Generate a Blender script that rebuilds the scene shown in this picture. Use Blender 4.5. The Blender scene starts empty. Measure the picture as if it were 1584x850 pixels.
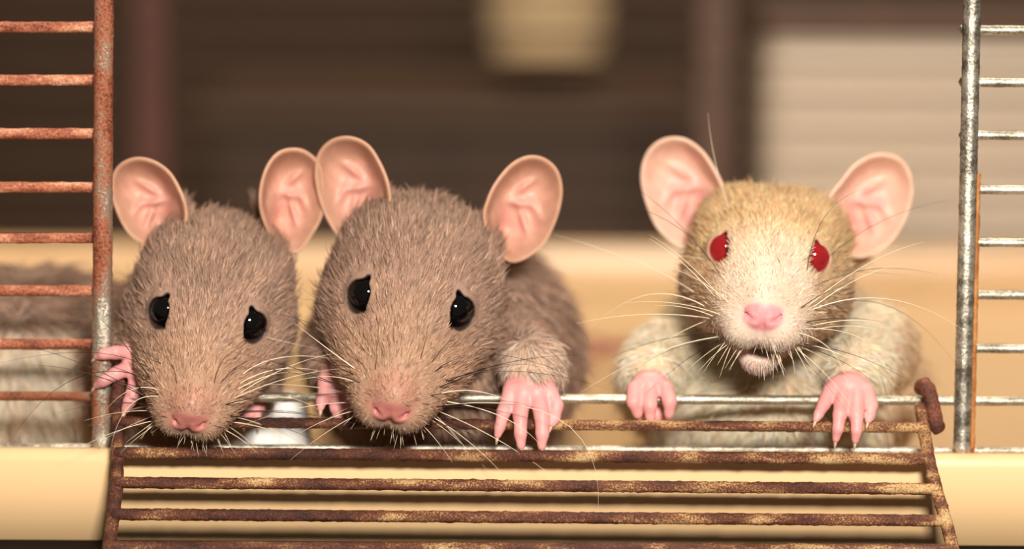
import bpy, math, random
import numpy as np
from mathutils import Vector, Matrix

# ------------------------------------------------------------------ units
# One scene unit used below is 0.1 mm; everything is written to Blender in metres.
S = 1e-4
DIST = 4620.0            # lens to focus point, in 0.1 mm
PITCH = math.radians(7.2)
ROLL = math.radians(0.35)
W, H = 1584, 850
scene = bpy.context.scene
rng = np.random.default_rng(7)
random.seed(7)

# ------------------------------------------------------------------ camera
CAM = np.array([0.0, -DIST*math.cos(PITCH), DIST*math.sin(PITCH)])
cam_rot = Matrix.Rotation(math.pi/2 - PITCH, 3, 'X') @ Matrix.Rotation(ROLL, 3, 'Z')
CR = np.array(cam_rot)
cd = bpy.data.cameras.new('camera')
cd.sensor_width = 36.0
cd.lens = 36.0*DIST/W
cd.clip_start = 0.01
cd.clip_end = 50
cd.dof.use_dof = True
cd.dof.focus_distance = (DIST - 5)*S
cd.dof.aperture_fstop = 7.5
cam = bpy.data.objects.new('camera', cd)
cam.location = Vector(CAM*S)
cam.rotation_euler = cam_rot.to_euler()
scene.collection.objects.link(cam)
scene.camera = cam

# ------------------------------------------------------------------ light
world = bpy.data.worlds.new('room_light')
scene.world = world
world.use_nodes = True
bg = world.node_tree.nodes['Background']
bg.inputs[0].default_value = (1.0, 0.80, 0.62, 1)
bg.inputs[1].default_value = 0.13

def area_light(name, loc, target, sx, sy, power, color):
    ld = bpy.data.lights.new(name, 'AREA')
    ld.shape = 'RECTANGLE'; ld.size = sx*S; ld.size_y = sy*S
    ld.energy = power; ld.color = color
    o = bpy.data.objects.new(name, ld)
    o.location = Vector(loc)*S
    d = Vector(target) - Vector(loc)
    o.rotation_euler = d.to_track_quat('-Z', 'Y').to_euler()
    scene.collection.objects.link(o)
    return o
# the photographer's flash gun, sitting on the camera above the lens
area_light('camera_flash', (560, CAM[1] + 150, CAM[2] + 1150), (0, 200, 0), 800, 520, 3.6, (1.0, 0.93, 0.84))
# added soft fill from overhead, out of view, to lift the tray floor
area_light('overhead_fill', (300, 3900, 9000), (0, 1200, 0), 3000, 3000, 7.0, (1.0, 0.85, 0.66))

vs = scene.view_settings
vs.view_transform = 'Standard'
vs.look = 'None'
vs.gamma = 1.0
vs.exposure = 0.0
vs.use_curve_mapping = False
scene.cycles.max_bounces = 8
scene.cycles.diffuse_bounces = 3
scene.cycles.glossy_bounces = 4
scene.cycles.transmission_bounces = 5
scene.cycles.sample_clamp_indirect = 6.0

# ------------------------------------------------------------------ helpers
def P(px, py, Y):
    """The point of the vertical plane Y that the lens sees at pixel (px, py)."""
    d = CR @ np.array([(px - W/2)/DIST, (H/2 - py)/DIST, -1.0])
    return CAM + d*((Y - CAM[1])/d[1])

def lin(r, g, b):
    f = lambda c: (c/255/12.92) if c/255 <= 0.04045 else ((c/255 + 0.055)/1.055)**2.4
    return np.array([f(r), f(g), f(b)])

def tag(o, label=None, cat=None, group=None, kind=None):
    if label: o['label'] = label
    if cat: o['category'] = cat
    if group: o['group'] = group
    if kind: o['kind'] = kind
    return o

def empty(name, loc):
    o = bpy.data.objects.new(name, None)
    o.empty_display_size = 0.01
    o.location = Vector(np.array(loc)*S)
    scene.collection.objects.link(o)
    return o

def world_loc(o):
    v = np.array(o.location)
    while o.parent:
        o = o.parent
        v = v + np.array(o.location)
    return v

def mesh_obj(name, V, F, mat, parent=None, smooth=True, attrs=None, origin=None):
    """V in 0.1 mm world coordinates."""
    V = np.asarray(V, dtype=np.float64)*S
    o_loc = np.zeros(3) if origin is None else np.asarray(origin, dtype=float)*S
    me = bpy.data.meshes.new(name)
    base = world_loc(parent) if parent else np.zeros(3)
    if isinstance(F, np.ndarray):
        Vl = V - o_loc
        n = F.shape[1]
        me.vertices.add(len(V)); me.vertices.foreach_set('co', Vl.astype(np.float32).ravel())
        me.loops.add(F.size); me.loops.foreach_set('vertex_index', F.astype(np.int32).ravel())
        me.polygons.add(len(F))
        me.polygons.foreach_set('loop_start', np.arange(0, F.size, n, dtype=np.int32))
        me.update(calc_edges=True)
    else:
        me.from_pydata([tuple(v) for v in (V - o_loc)], [], F)
        me.update()
    if smooth:
        me.polygons.foreach_set('use_smooth', np.ones(len(me.polygons), dtype=bool))
    for an, arr in (attrs or {}).items():
        a = me.attributes.new(an, 'FLOAT_COLOR', 'POINT')
        c = np.ones((len(V), 4), dtype=np.float32); c[:, :3] = arr
        a.data.foreach_set('color', c.ravel())
    me.materials.append(mat)
    me.validate()
    o = bpy.data.objects.new(name, me)
    scene.collection.objects.link(o)
    if parent: o.parent = parent
    o.location = Vector(o_loc - base)
    return o

def tube(points, radii, sides=10, lump=0.0, seed=0, caps=True):
    """A swept tube through points; radii one per point; returns V, F."""
    pts = np.asarray(points, dtype=float)
    n = len(pts)
    radii = np.broadcast_to(np.asarray(radii, dtype=float), (n,)).copy()
    r_ = np.random.default_rng(seed)
    V, F = [], []
    T = np.gradient(pts, axis=0); T /= np.linalg.norm(T, axis=1)[:, None] + 1e-12
    up = np.array([0, 0, 1.0]) if abs(T[0][2]) < 0.9 else np.array([0, 1.0, 0])
    a = np.cross(T[0], up); a /= np.linalg.norm(a)
    for i in range(n):
        a = a - T[i]*np.dot(a, T[i]); a /= np.linalg.norm(a)
        b = np.cross(T[i], a)
        for k in range(sides):
            th = 2*math.pi*k/sides
            r = radii[i]*(1 + lump*r_.normal())
            V.append(pts[i] + (a*math.cos(th) + b*math.sin(th))*r)
    for i in range(n - 1):
        for k in range(sides):
            k2 = (k + 1) % sides
            F.append((i*sides + k, i*sides + k2, (i+1)*sides + k2, (i+1)*sides + k))
    if caps:
        V.append(pts[0] - T[0]*radii[0]*0.5); c0 = len(V) - 1
        V.append(pts[-1] + T[-1]*radii[-1]*0.5); c1 = len(V) - 1
        for k in range(sides):
            k2 = (k + 1) % sides
            F.append((c0, k2, k)); F.append((c1, (n-1)*sides + k, (n-1)*sides + k2))
    return np.array(V), F

def line(a, b, n):
    t = np.linspace(0, 1, n)[:, None]
    return np.asarray(a)*(1 - t) + np.asarray(b)*t

def spline(ctrl, n, closed=False):
    c = np.asarray(ctrl, dtype=float); m = len(c)
    out = []
    segs = m if closed else m - 1
    for q in range(n):
        u = q/(n if closed else n - 1)*segs
        i = min(int(u), segs - 1); t = u - i
        g = (lambda k: c[k % m]) if closed else (lambda k: c[min(max(k, 0), m - 1)])
        p0, p1, p2, p3 = g(i-1), g(i), g(i+1), g(i+2)
        out.append(0.5*((2*p1) + (-p0+p2)*t + (2*p0-5*p1+4*p2-p3)*t*t + (-p0+3*p1-3*p2+p3)*t**3))
    return np.array(out)

def smooth01(x, a, b):
    t = np.clip((x - a)/(b - a), 0, 1)
    return t*t*(3 - 2*t)

# ------------------------------------------------------------------ materials
def new_mat(name):
    m = bpy.data.materials.new(name); m.use_nodes = True
    nt = m.node_tree
    return m, nt, nt.nodes['Principled BSDF']

def col4(rgb255): return (*lin(*rgb255), 1)

def plain(name, rgb, rough=0.5, noise=0.0, scale=300, spec=0.5, metallic=0, bump=0.0):
    m, nt, b = new_mat(name)
    b.inputs['Base Color'].default_value = col4(rgb)
    b.inputs['Roughness'].default_value = rough
    b.inputs['Specular IOR Level'].default_value = spec
    b.inputs['Metallic'].default_value = metallic
    tc = nt.nodes.new('ShaderNodeNewGeometry')
    n = nt.nodes.new('ShaderNodeTexNoise'); n.inputs['Scale'].default_value = scale; n.inputs['Detail'].default_value = 5
    nt.links.new(tc.outputs['Position'], n.inputs['Vector'])
    if noise:
        mx = nt.nodes.new('ShaderNodeMix'); mx.data_type = 'RGBA'
        c = lin(*rgb)
        mx.inputs['A'].default_value = (*(c*(1 - noise)), 1)
        mx.inputs['B'].default_value = (*np.minimum(c*(1 + noise), 1), 1)
        nt.links.new(n.outputs['Fac'], mx.inputs['Factor'])
        nt.links.new(mx.outputs['Result'], b.inputs['Base Color'])
    if bump:
        bp = nt.nodes.new('ShaderNodeBump'); bp.inputs['Strength'].default_value = bump; bp.inputs['Distance'].default_value = 0.0005
        nt.links.new(n.outputs['Fac'], bp.inputs['Height'])
        nt.links.new(bp.outputs['Normal'], b.inputs['Normal'])
    return m

def corroded(name, stops, scale, metal_from=None, grad=None, bump=0.6, fine=9000, stretch=(0.35, 1, 1)):
    """Wire coated in rust: ramp of colours over two noises. grad=(x0,x1,a0,a1) shifts the ramp along world X (more rust on one side)."""
    m, nt, b = new_mat(name)
    L = nt.links.new
    geo = nt.nodes.new('ShaderNodeNewGeometry')
    mp = nt.nodes.new('ShaderNodeMapping'); mp.inputs['Scale'].default_value = stretch
    L(geo.outputs['Position'], mp.inputs['Vector'])
    n1 = nt.nodes.new('ShaderNodeTexNoise'); n1.inputs['Scale'].default_value = scale; n1.inputs['Detail'].default_value = 3
    n2 = nt.nodes.new('ShaderNodeTexNoise'); n2.inputs['Scale'].default_value = fine*0.25; n2.inputs['Detail'].default_value = 4; n2.inputs['Roughness'].default_value = 0.7
    L(mp.outputs['Vector'], n1.inputs['Vector']); L(geo.outputs['Position'], n2.inputs['Vector'])
    mx = nt.nodes.new('ShaderNodeMath'); mx.operation = 'MULTIPLY_ADD'; mx.inputs[1].default_value = 0.55
    L(n1.outputs['Fac'], mx.inputs[0])
    m2 = nt.nodes.new('ShaderNodeMath'); m2.operation = 'MULTIPLY'; m2.inputs[1].default_value = 0.5
    L(n2.outputs['Fac'], m2.inputs[0]); L(m2.outputs[0], mx.inputs[2])
    fac = mx.outputs[0]
    if grad:
        sx = nt.nodes.new('ShaderNodeSeparateXYZ'); L(geo.outputs['Position'], sx.inputs[0])
        mr = nt.nodes.new('ShaderNodeMapRange')
        mr.inputs['From Min'].default_value = grad[0]*S; mr.inputs['From Max'].default_value = grad[1]*S
        mr.inputs['To Min'].default_value = grad[2]; mr.inputs['To Max'].default_value = grad[3]
        L(sx.outputs[grad[4] if len(grad) > 4 else 'X'], mr.inputs['Value'])
        ad = nt.nodes.new('ShaderNodeMath'); ad.operation = 'ADD'
        L(fac, ad.inputs[0]); L(mr.outputs['Result'], ad.inputs[1]); fac = ad.outputs[0]
    cr = nt.nodes.new('ShaderNodeValToRGB')
    el = cr.color_ramp.elements
    while len(el) < len(stops): el.new(0.5)
    for e, (p, c) in zip(el, stops): e.position = p; e.color = col4(c)
    L(fac, cr.inputs['Fac']); L(cr.outputs['Color'], b.inputs['Base Color'])
    b.inputs['Roughness'].default_value = 0.6
    if metal_from is not None:
        r2 = nt.nodes.new('ShaderNodeMapRange')
        r2.inputs['From Min'].default_value = metal_from; r2.inputs['From Max'].default_value = metal_from + 0.06
        L(fac, r2.inputs['Value'])
        r3 = nt.nodes.new('ShaderNodeMath'); r3.operation = 'MULTIPLY'; r3.inputs[1].default_value = 0.75
        L(r2.outputs['Result'], r3.inputs[0]); L(r3.outputs[0], b.inputs['Metallic'])
        r4 = nt.nodes.new('ShaderNodeMapRange'); r4.inputs['To Min'].default_value = 0.65; r4.inputs['To Max'].default_value = 0.34
        L(r2.outputs['Result'], r4.inputs['Value']); L(r4.outputs['Result'], b.inputs['Roughness'])
    bp = nt.nodes.new('ShaderNodeBump'); bp.inputs['Strength'].default_value = bump; bp.inputs['Distance'].default_value = 0.0004
    L(n2.outputs['Fac'], bp.inputs['Height']); L(bp.outputs['Normal'], b.inputs['Normal'])
    return m

M = {}
M['cream'] = plain('cream_plastic', (252, 211, 158), 0.32, 0.03, 40)
M['red_rust'] = corroded('red_rust', [(0.34, (60, 26, 16)), (0.45, (142, 74, 48)), (0.56, (196, 118, 84)), (0.66, (226, 180, 144))], 500)
M['post_rust'] = corroded('post_rust', [(0.34, (60, 24, 14)), (0.44, (136, 70, 44)), (0.515, (180, 108, 74)), (0.545, (128, 118, 102)), (0.64, (226, 216, 196))], 200, metal_from=0.53, stretch=(1, 1, 0.4), grad=(-330, 60, 0.10, -0.01, 'Z'))
M['door_rust'] = corroded('door_rust', [(0.38, (38, 15, 9)), (0.49, (88, 44, 28)), (0.57, (128, 78, 50)), (0.62, (196, 152, 98)), (0.74, (226, 200, 150))], 330, fine=14000, grad=(-600, 700, -0.035, 0.045))
M['steel'] = corroded('galvanised_steel', [(0.28, (120, 70, 44)), (0.36, (84, 78, 68)), (0.48, (150, 144, 130)), (0.62, (226, 218, 200))], 420, metal_from=0.33, bump=0.35)
M['long_bar'] = corroded('part_rusted_steel', [(0.30, (84, 38, 22)), (0.46, (150, 84, 50)), (0.54, (120, 108, 88)), (0.62, (176, 168, 150)), (0.75, (226, 218, 200))], 420, metal_from=0.54, grad=(-700, -250, -0.10, 0.12), bump=0.35)
M['orange_rust'] = corroded('orange_rust', [(0.3, (120, 60, 26)), (0.5, (190, 116, 56)), (0.7, (220, 160, 90))], 300)
M['dark_rust'] = corroded('dark_rust', [(0.34, (40, 18, 12)), (0.5, (98, 50, 34)), (0.66, (158, 92, 66))], 400)
M['back_wire'] = plain('dull_back_wire', (70, 52, 40), 0.5, 0.2, 800)
M['back_upright'] = plain('back_upright_metal', (100, 74, 58), 0.6, 0.25, 60)
M['back_upright_red'] = plain('back_upright_rusted', (92, 48, 38), 0.6, 0.25, 60)
M['table'] = plain('dark_table_wood', (24, 11, 6), 0.8, 0.3, 30, spec=0.1)
M['wall'] = plain('brown_wall_paint', (92, 70, 54), 0.9, 0.08, 4)
M['roomfloor'] = plain('brown_floor', (90, 64, 44), 0.7, 0.15, 6)
M['cabinet'] = plain('brown_cabinet_wood', (92, 66, 46), 0.6, 0.2, 12)
M['white_box'] = plain('off_white_enamel', (255, 238, 216), 0.5, 0.03, 8)
M['jar'] = plain('tan_added_glow', (240, 204, 150), 0.4, 0.05, 8)
M['stand'] = plain('dark_brown_wood', (60, 30, 16), 0.5, 0.2, 12)
M['paper'] = plain('white_paper', (252, 250, 246), 0.8, 0.02, 200)
_b = M['jar'].node_tree.nodes['Principled BSDF']; _b.inputs['Emission Color'].default_value = (1.0, 0.72, 0.40, 1); _b.inputs['Emission Strength'].default_value = 0.13  # added glow that lifts the brightness of the background shade
M['claw'] = plain('pale_claw', (226, 186, 160), 0.35, 0.05, 3000)
M['eye_black'] = plain('black_eye', (6, 5, 6), 0.04, 0, spec=0.6)
M['eye_red'] = plain('red_eye', (156, 30, 34), 0.05, 0.35, 250, spec=0.6)

def skin_material():
    m, nt, b = new_mat('rat_skin'); L = nt.links.new
    at = nt.nodes.new('ShaderNodeAttribute'); at.attribute_name = 'skin'
    geo = nt.nodes.new('ShaderNodeNewGeometry')
    n = nt.nodes.new('ShaderNodeTexNoise'); n.inputs['Scale'].default_value = 2600; n.inputs['Detail'].default_value = 5
    L(geo.outputs['Position'], n.inputs['Vector'])
    mr = nt.nodes.new('ShaderNodeMapRange'); mr.inputs['To Min'].default_value = 0.86; mr.inputs['To Max'].default_value = 1.12
    L(n.outputs['Fac'], mr.inputs['Value'])
    mu = nt.nodes.new('ShaderNodeVectorMath'); mu.operation = 'SCALE'
    L(at.outputs['Color'], mu.inputs[0]); L(mr.outputs['Result'], mu.inputs['Scale'])
    L(mu.outputs['Vector'], b.inputs['Base Color'])
    b.inputs['Roughness'].default_value = 0.48
    b.inputs['Subsurface Weight'].default_value = 0.35
    b.inputs['Subsurface Radius'].default_value = (1.0, 0.4, 0.25)
    b.inputs['Subsurface Scale'].default_value = 0.0007
    bp = nt.nodes.new('ShaderNodeBump'); bp.inputs['Strength'].default_value = 0.25; bp.inputs['Distance'].default_value = 0.0002
    L(n.outputs['Fac'], bp.inputs['Height']); L(bp.outputs['Normal'], b.inputs['Normal'])
    return m
def fur_material():
    m = bpy.data.materials.new('rat_fur'); m.use_nodes = True
    nt = m.node_tree; nt.nodes.clear(); L = nt.links.new
    out = nt.nodes.new('ShaderNodeOutputMaterial')
    at = nt.nodes.new('ShaderNodeAttribute'); at.attribute_name = 'hair_tint'
    h = nt.nodes.new('ShaderNodeBsdfPrincipled')
    h.inputs['Roughness'].default_value = 0.42
    h.inputs['Specular IOR Level'].default_value = 0.42
    tr = nt.nodes.new('ShaderNodeBsdfTranslucent')
    mx = nt.nodes.new('ShaderNodeMixShader'); mx.inputs[0].default_value = 0.30
    L(at.outputs['Color'], h.inputs['Base Color']); L(at.outputs['Color'], tr.inputs['Color'])
    L(h.outputs[0], mx.inputs[1]); L(tr.outputs[0], mx.inputs[2])
    h = mx
    L(h.outputs[0], out.inputs['Surface'])
    return m
M['skin'] = skin_material()
M['fur'] = fur_material()
M['whisker_dark'] = plain('dark_whisker', (40, 26, 20), 0.35, 0)
M['whisker_pale'] = plain('pale_whisker', (246, 226, 196), 0.35, 0)

# ------------------------------------------------------------------ structure
CAGE_Y = 95.0                       # plane of the cage front
BACK_Y = 2850.0
rim = P(792, 699, 60)[2]            # height of the tray rim
floor_z = rim - 97                  # the tray's inside floor
tray_bottom = rim - 145

def box(name, lo, hi, mat, parent=None, bevel=0.0, origin=None):
    x0, y0, z0 = lo; x1, y1, z1 = hi
    V = [(x0,y0,z0),(x1,y0,z0),(x1,y1,z0),(x0,y1,z0),(x0,y0,z1),(x1,y0,z1),(x1,y1,z1),(x0,y1,z1)]
    F = [(0,3,2,1),(4,5,6,7),(0,1,5,4),(1,2,6,5),(2,3,7,6),(3,0,4,7)]
    o = mesh_obj(name, V, F, mat, parent, smooth=False, origin=origin if origin is not None else ((x0+x1)/2, (y0+y1)/2, z0))
    if bevel:
        bv = o.modifiers.new('bevel', 'BEVEL'); bv.width = bevel*S; bv.segments = 3
    return o

ROOM_FLOOR = tray_bottom - 7500
tag(box('wall_back', (-14000, 11000, ROOM_FLOOR), (14000, 11400, 16000), M['wall']), 'plain dark brown wall far behind the cage', None, kind='structure')
tag(box('floor', (-14000, -9000, ROOM_FLOOR - 200), (14000, 11400, ROOM_FLOOR), M['roomfloor']), 'brown floor of the room below the table', None, kind='structure')

tb = empty('table', (0, 1500, ROOM_FLOOR))
tag(tb, 'dark wooden table that the cage stands on', 'table')
box('table_top', (-2600, -500, tray_bottom - 300), (3000, 3550, tray_bottom), M['table'], tb, bevel=15)
for sx in (-2450, 2750):
    for sy in (-350, 3300):
        box('leg', (sx, sy, ROOM_FLOOR), (sx + 180, sy + 180, tray_bottom - 300), M['table'], tb)

# cream tray: a rounded-lip profile swept round a rectangle
def tray():
    x0, x1, y0, y1 = -1560, 1640, 52, BACK_Y + 60
    prof = [(0, tray_bottom), (0, rim - 20), (2, rim - 9), (8, rim - 2), (18, rim), (30, rim - 1), (37, rim - 8), (40, rim - 20), (44, floor_z + 12), (56, floor_z)]
    V, F = [], []
    R0 = 60
    loops = []
    for off, z in prof:
        ring = []
        for cx, cy, a0 in ((x1, y0, -90), (x1, y1, 0), (x0, y1, 90), (x0, y0, 180)):
            r = max(R0 - off, 2)
            ccx = cx - R0 if cx == x1 else cx + R0
            ccy = cy - R0 if cy == y1 else cy + R0
            for k in range(7):
                a = math.radians(a0 + 90*k/6)
                ring.append(len(V)); V.append((ccx + r*math.cos(a), ccy + r*math.sin(a), z))
        loops.append(ring)
    n = len(loops[0])
    for a, b in zip(loops[:-1], loops[1:]):
        for k in range(n):
            F.append((a[k], a[(k+1) % n], b[(k+1) % n], b[k]))
    F.append(tuple(loops[-1])); F.append(tuple(reversed(loops[0])))
    o = mesh_obj('cage_tray', V, F, M['cream'], None, smooth=True, origin=(0, 1400, tray_bottom))
    o.data.polygons[len(F)-1].use_smooth = False
    tag(o, 'shallow cream plastic tray with a rounded lip under the wire cage', 'cage tray')
tray()

# ------------------------------------------------------------------ wire cage
cage = empty('wire_cage', P(792, 697, CAGE_Y))
tag(cage, 'rusty wire pet cage standing in the cream tray, its front door open', 'cage')

def wire(name, ctrl, r, mat, parent, n=40, lump=0.05, sides=12, seed=0, label=None):
    pts = spline(ctrl, n) if len(ctrl) > 2 else line(ctrl[0], ctrl[1], n)
    V, F = tube(pts, r, sides, lump, seed)
    o = mesh_obj(name, V, F, mat, parent, origin=pts.mean(axis=0))
    if label: o['label'] = label
    return o

POST_Y = CAGE_Y - 14
a, b = P(158.5, 420, POST_Y), P(157, 690, POST_Y)
wire('post', [a + (a - b)*2.1, np.array([b[0], b[1], rim])], 15.5, M['post_rust'], cage, 130, 0.025, 16, 1, 'thick rusted upright beside the left rat')
a, b = P(1504, 0, POST_Y), P(1488, 697, POST_Y)
wire('post', [a + (a - b)*0.22, np.array([b[0], b[1], rim])], 14, M['steel'], cage, 130, 0.02, 16, 2, 'thick grey steel upright beside the beige rat')
a, b = P(1512, 270, POST_Y + 8), P(1503, 697, POST_Y + 8)
wire('edge_wire', [a, np.array([b[0], b[1], rim])], 5, M['orange_rust'], cage, 60, 0.08, 8, 3)
BAR_Y = CAGE_Y + 6
left_ys = [42, 124, 207, 290, 369, 450, 533]
right_ys = [47, 128, 210, 294, 376, 457, 540]
for i, y in enumerate(left_ys):
    a, b = P(-10, y, BAR_Y), P(150, y, BAR_Y)
    wire('bar', [a + (a - b)*8.0*0.62, b], 8.7, M['red_rust'], cage, 90, 0.04, 12, 10 + i)
for i, y in enumerate(right_ys):
    a, b = P(1486, y - 1, BAR_Y), P(1590, y, BAR_Y)
    wire('bar', [a, b + (b - a)*7.0], 7.6, M['steel'], cage, 90, 0.03, 12, 30 + i)
for (yl, yr, k, r) in ((613, 621, 0, 7.6), (692, 698, 1, 6.0)):
    a, b = P(0, yl, BAR_Y), P(1584, yr, BAR_Y)
    d = (b - a)/1584
    wire('bar', [a - d*680, b + d*720], r, M['long_bar'] if k == 0 else M['steel'], cage, 240, 0.03, 12, 50 + k)
for sx in (-1480, 1560):
    for sy in (BAR_Y, BACK_Y):
        wire('corner_post', [(sx, sy, rim), (sx, sy, rim + 1150)], 15, M['steel'], cage, 30, 0.02, 10, 60)
# back panel
for k in range(15):
    z = rim + 45 + 82*k
    wire('back_bar', [(-1480, BACK_Y, z), (1560, BACK_Y, z)], 8, M['back_wire'], cage, 12, 0.02, 8, 70 + k)
for k, (px, w, mt) in enumerate(((236, 42, 'back_upright_red'), (1101, 44, 'back_upright'))):
    c = P(px, 380, BACK_Y + 18)
    box('back_upright', (c[0] - w, BACK_Y + 8, rim), (c[0] + w, BACK_Y + 26, rim + 1250), M[mt], cage, bevel=4)

# door flap, hooked over the long bar and let down outward
def door_y(py): return CAGE_Y - 16 - (py - 620)*0.80
dr = [P(x, y, door_y(y)) for x, y in ((186, 592), (184, 640), (182, 700), (180, 755), (174, 805), (168, 850), (164, 872))]
dl = [P(x, y, door_y(y)) for x, y in ((1424, 628), (1429, 662), (1436, 706), (1449, 760), (1463, 806), (1474, 850), (1480, 872))]
door = empty('door', np.zeros(3))
door.parent = cage
door.location = Vector((dr[0] + dl[0])/2*S - world_loc(cage))
wire('side_wire', dr, 10.5, M['door_rust'], door, 70, 0.05, 12, 80)
wire('side_wire', dl, 10, M['door_rust'], door, 70, 0.05, 12, 81)
door['label'] = 'rusty wire door flap folded down over the tray lip'
for i, (xl, yl, xr, yr, r) in enumerate(((184, 653, 1430, 662, 8.5), (180, 701, 1440, 711, 9.5), (180, 747, 1452, 757, 9.2), (175, 796, 1466, 806, 9.2), (166, 847, 1478, 852, 9.5))):
    ym = (yl + yr)/2
    wire('rung', [P(xl, yl, door_y(ym) - 5), P(xr, yr, door_y(ym) - 5)], r, M['door_rust'], door, 220, 0.05, 12, 90 + i)
wire('hook', [P(1424, 602, CAGE_Y + 2), P(1430, 596, CAGE_Y - 14), P(1438, 612, CAGE_Y - 26), P(1444, 636, CAGE_Y - 32), P(1447, 655, CAGE_Y - 36), P(1453, 666, CAGE_Y - 34)], [12, 13, 13, 12.5, 12, 12, 12.5, 12.5, 13, 12.5, 11], M['dark_rust'], door, 11, 0.05, 12, 100)
wire('hook', [P(188, 590, CAGE_Y + 6), P(182, 592, CAGE_Y - 14), P(184, 604, CAGE_Y - 24), P(181, 620, CAGE_Y - 26), P(180, 638, CAGE_Y - 24)], [10, 11, 12, 11, 10, 11, 13, 13, 12, 12, 11], M['dark_rust'], door, 11, 0.05, 12, 101)

# ------------------------------------------------------------------ room behind the cage
c = P(1180, 375, 3040)
tr = P(1180, 28, 3040)
wb = empty('storage_box', (c[0] + 550, 3260, tray_bottom))
tag(wb, 'large off white box standing behind the right side of the cage', 'box')
box('body', (c[0], 3040, tray_bottom), (c[0] + 1100, 3480, tr[2] - 40), M['white_box'], wb, bevel=50)
box('lid', (c[0] - 12, 3030, tr[2] - 38), (c[0] + 1112, 3490, tr[2] + 30), M['back_upright'], wb, bevel=25)
c0, c1 = P(330, 158, 5200), P(1060, 158, 5200)
cb = empty('low_cabinet', ((c0[0]+c1[0])/2, 5700, ROOM_FLOOR))
tag(cb, 'long low brown wooden cabinet against the wall behind the cage', 'cabinet')
box('body', (c0[0], 5230, ROOM_FLOOR), (c1[0], 6400, c0[2] - 60), M['cabinet'], cb, bevel=10)
box('top', (c0[0] - 60, 5180, c0[2] - 60), (c1[0] + 60, 6440, c0[2]), M['cabinet'], cb, bevel=12)
mid = (c0[0] + c1[0])/2
for sx in (-1, 1):
    xa, xb = sorted((mid + sx*12, mid + sx*((c1[0]-c0[0])/2 - 25)))
    d = box('door', (xa, 5200, ROOM_FLOOR + 300), (xb, 5232, c0[2] - 100), M['cabinet'], cb, bevel=6)
    box('handle', (mid + sx*60 - 12, 5170, c0[2] - 700), (mid + sx*60 + 12, 5202, c0[2] - 420), M['stand'], d)
def lathe(name, prof, center, mat, parent, sides=40):
    V, F = [], []
    for r, z in prof:
        for k in range(sides):
            a = 2*math.pi*k/sides
            V.append((center[0] + r*math.cos(a), center[1] + r*math.sin(a), z))
    for i in range(len(prof) - 1):
        for k in range(sides):
            F.append((i*sides + k, i*sides + (k+1) % sides, (i+1)*sides + (k+1) % sides, (i+1)*sides + k))
    F.append(tuple(range(sides - 1, -1, -1))); F.append(tuple(range((len(prof)-1)*sides, len(prof)*sides)))
    return mesh_obj(name, V, F, mat, parent, origin=(center[0], center[1], prof[0][1]))
lc = P(845, 205, 5600)
zt = c0[2]
z1 = P(845, 98, 5600)[2]
lamp = empty('table_lamp', (lc[0], 5600, zt))
tag(lamp, 'lamp with a tan shade, brightened by an added glow, and a dark foot on the low cabinet', 'lamp')
lathe('base', [(140, zt), (150, zt + 20), (120, zt + 50), (50, zt + 80), (40, z1 + 50)], (lc[0], 5600), M['stand'], lamp)
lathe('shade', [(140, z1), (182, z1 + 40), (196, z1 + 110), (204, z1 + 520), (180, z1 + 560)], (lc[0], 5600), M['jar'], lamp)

# folded white paper on the tray floor between the two brown rats
def paper():
    r_ = np.random.default_rng(5)
    c = P(426, 690, 330); c[2] = floor_z
    n = 9
    V, F = [], []
    for j in range(n):
        for i in range(n):
            u, v = i/(n-1)*2 - 1, j/(n-1)*2 - 1
            e = max(abs(u), abs(v))
            h = 134*(1 - smooth01(np.array([e]), 0.7, 1.0)[0]) + (5*r_.normal() if e < 0.9 else 0.6)
            lean = 34*(1 - h/134) if u < 0 else 0
            V.append(c + np.array([u*60 - lean + 3*r_.normal(), v*58 + 3*r_.normal(), max(h, 0.6)]))
    for j in range(n - 1):
        for i in range(n - 1):
            F.append((j*n + i, j*n + i + 1, (j+1)*n + i + 1, (j+1)*n + i))
    o = mesh_obj('paper_tissue', V, F, M['paper'], None, smooth=False, origin=c)
    so = o.modifiers.new('thickness', 'SOLIDIFY'); so.thickness = 3*S; so.offset = 1
    tag(o, 'crumpled white paper tissue on the tray floor between the two brown rats', 'tissue')
paper()

# ------------------------------------------------------------------ rat modelling: signed distance field, surface nets
def rotm(yaw, pitch, roll):
    """Head frame axes as columns: x to image right, y toward the lens (world -Y), z up."""
    base = np.array([[1, 0, 0], [0, -1, 0], [0, 0, 1.0]]).T   # columns: right, forward(-Y), up
    cp, sp = math.cos(pitch), math.sin(pitch)
    Rp = np.array([[1, 0, 0], [0, cp, -sp], [0, sp, cp]])      # about x, in frame coordinates
    cr, sr = math.cos(roll), math.sin(roll)
    Rr = np.array([[cr, 0, sr], [0, 1, 0], [-sr, 0, cr]])      # about forward
    cy, sy = math.cos(yaw), math.sin(yaw)
    Ry = np.array([[cy, -sy, 0], [sy, cy, 0], [0, 0, 1]])
    return base @ Rr @ Rp @ Ry if False else base @ (Rr @ (Rp @ Ry))

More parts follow.
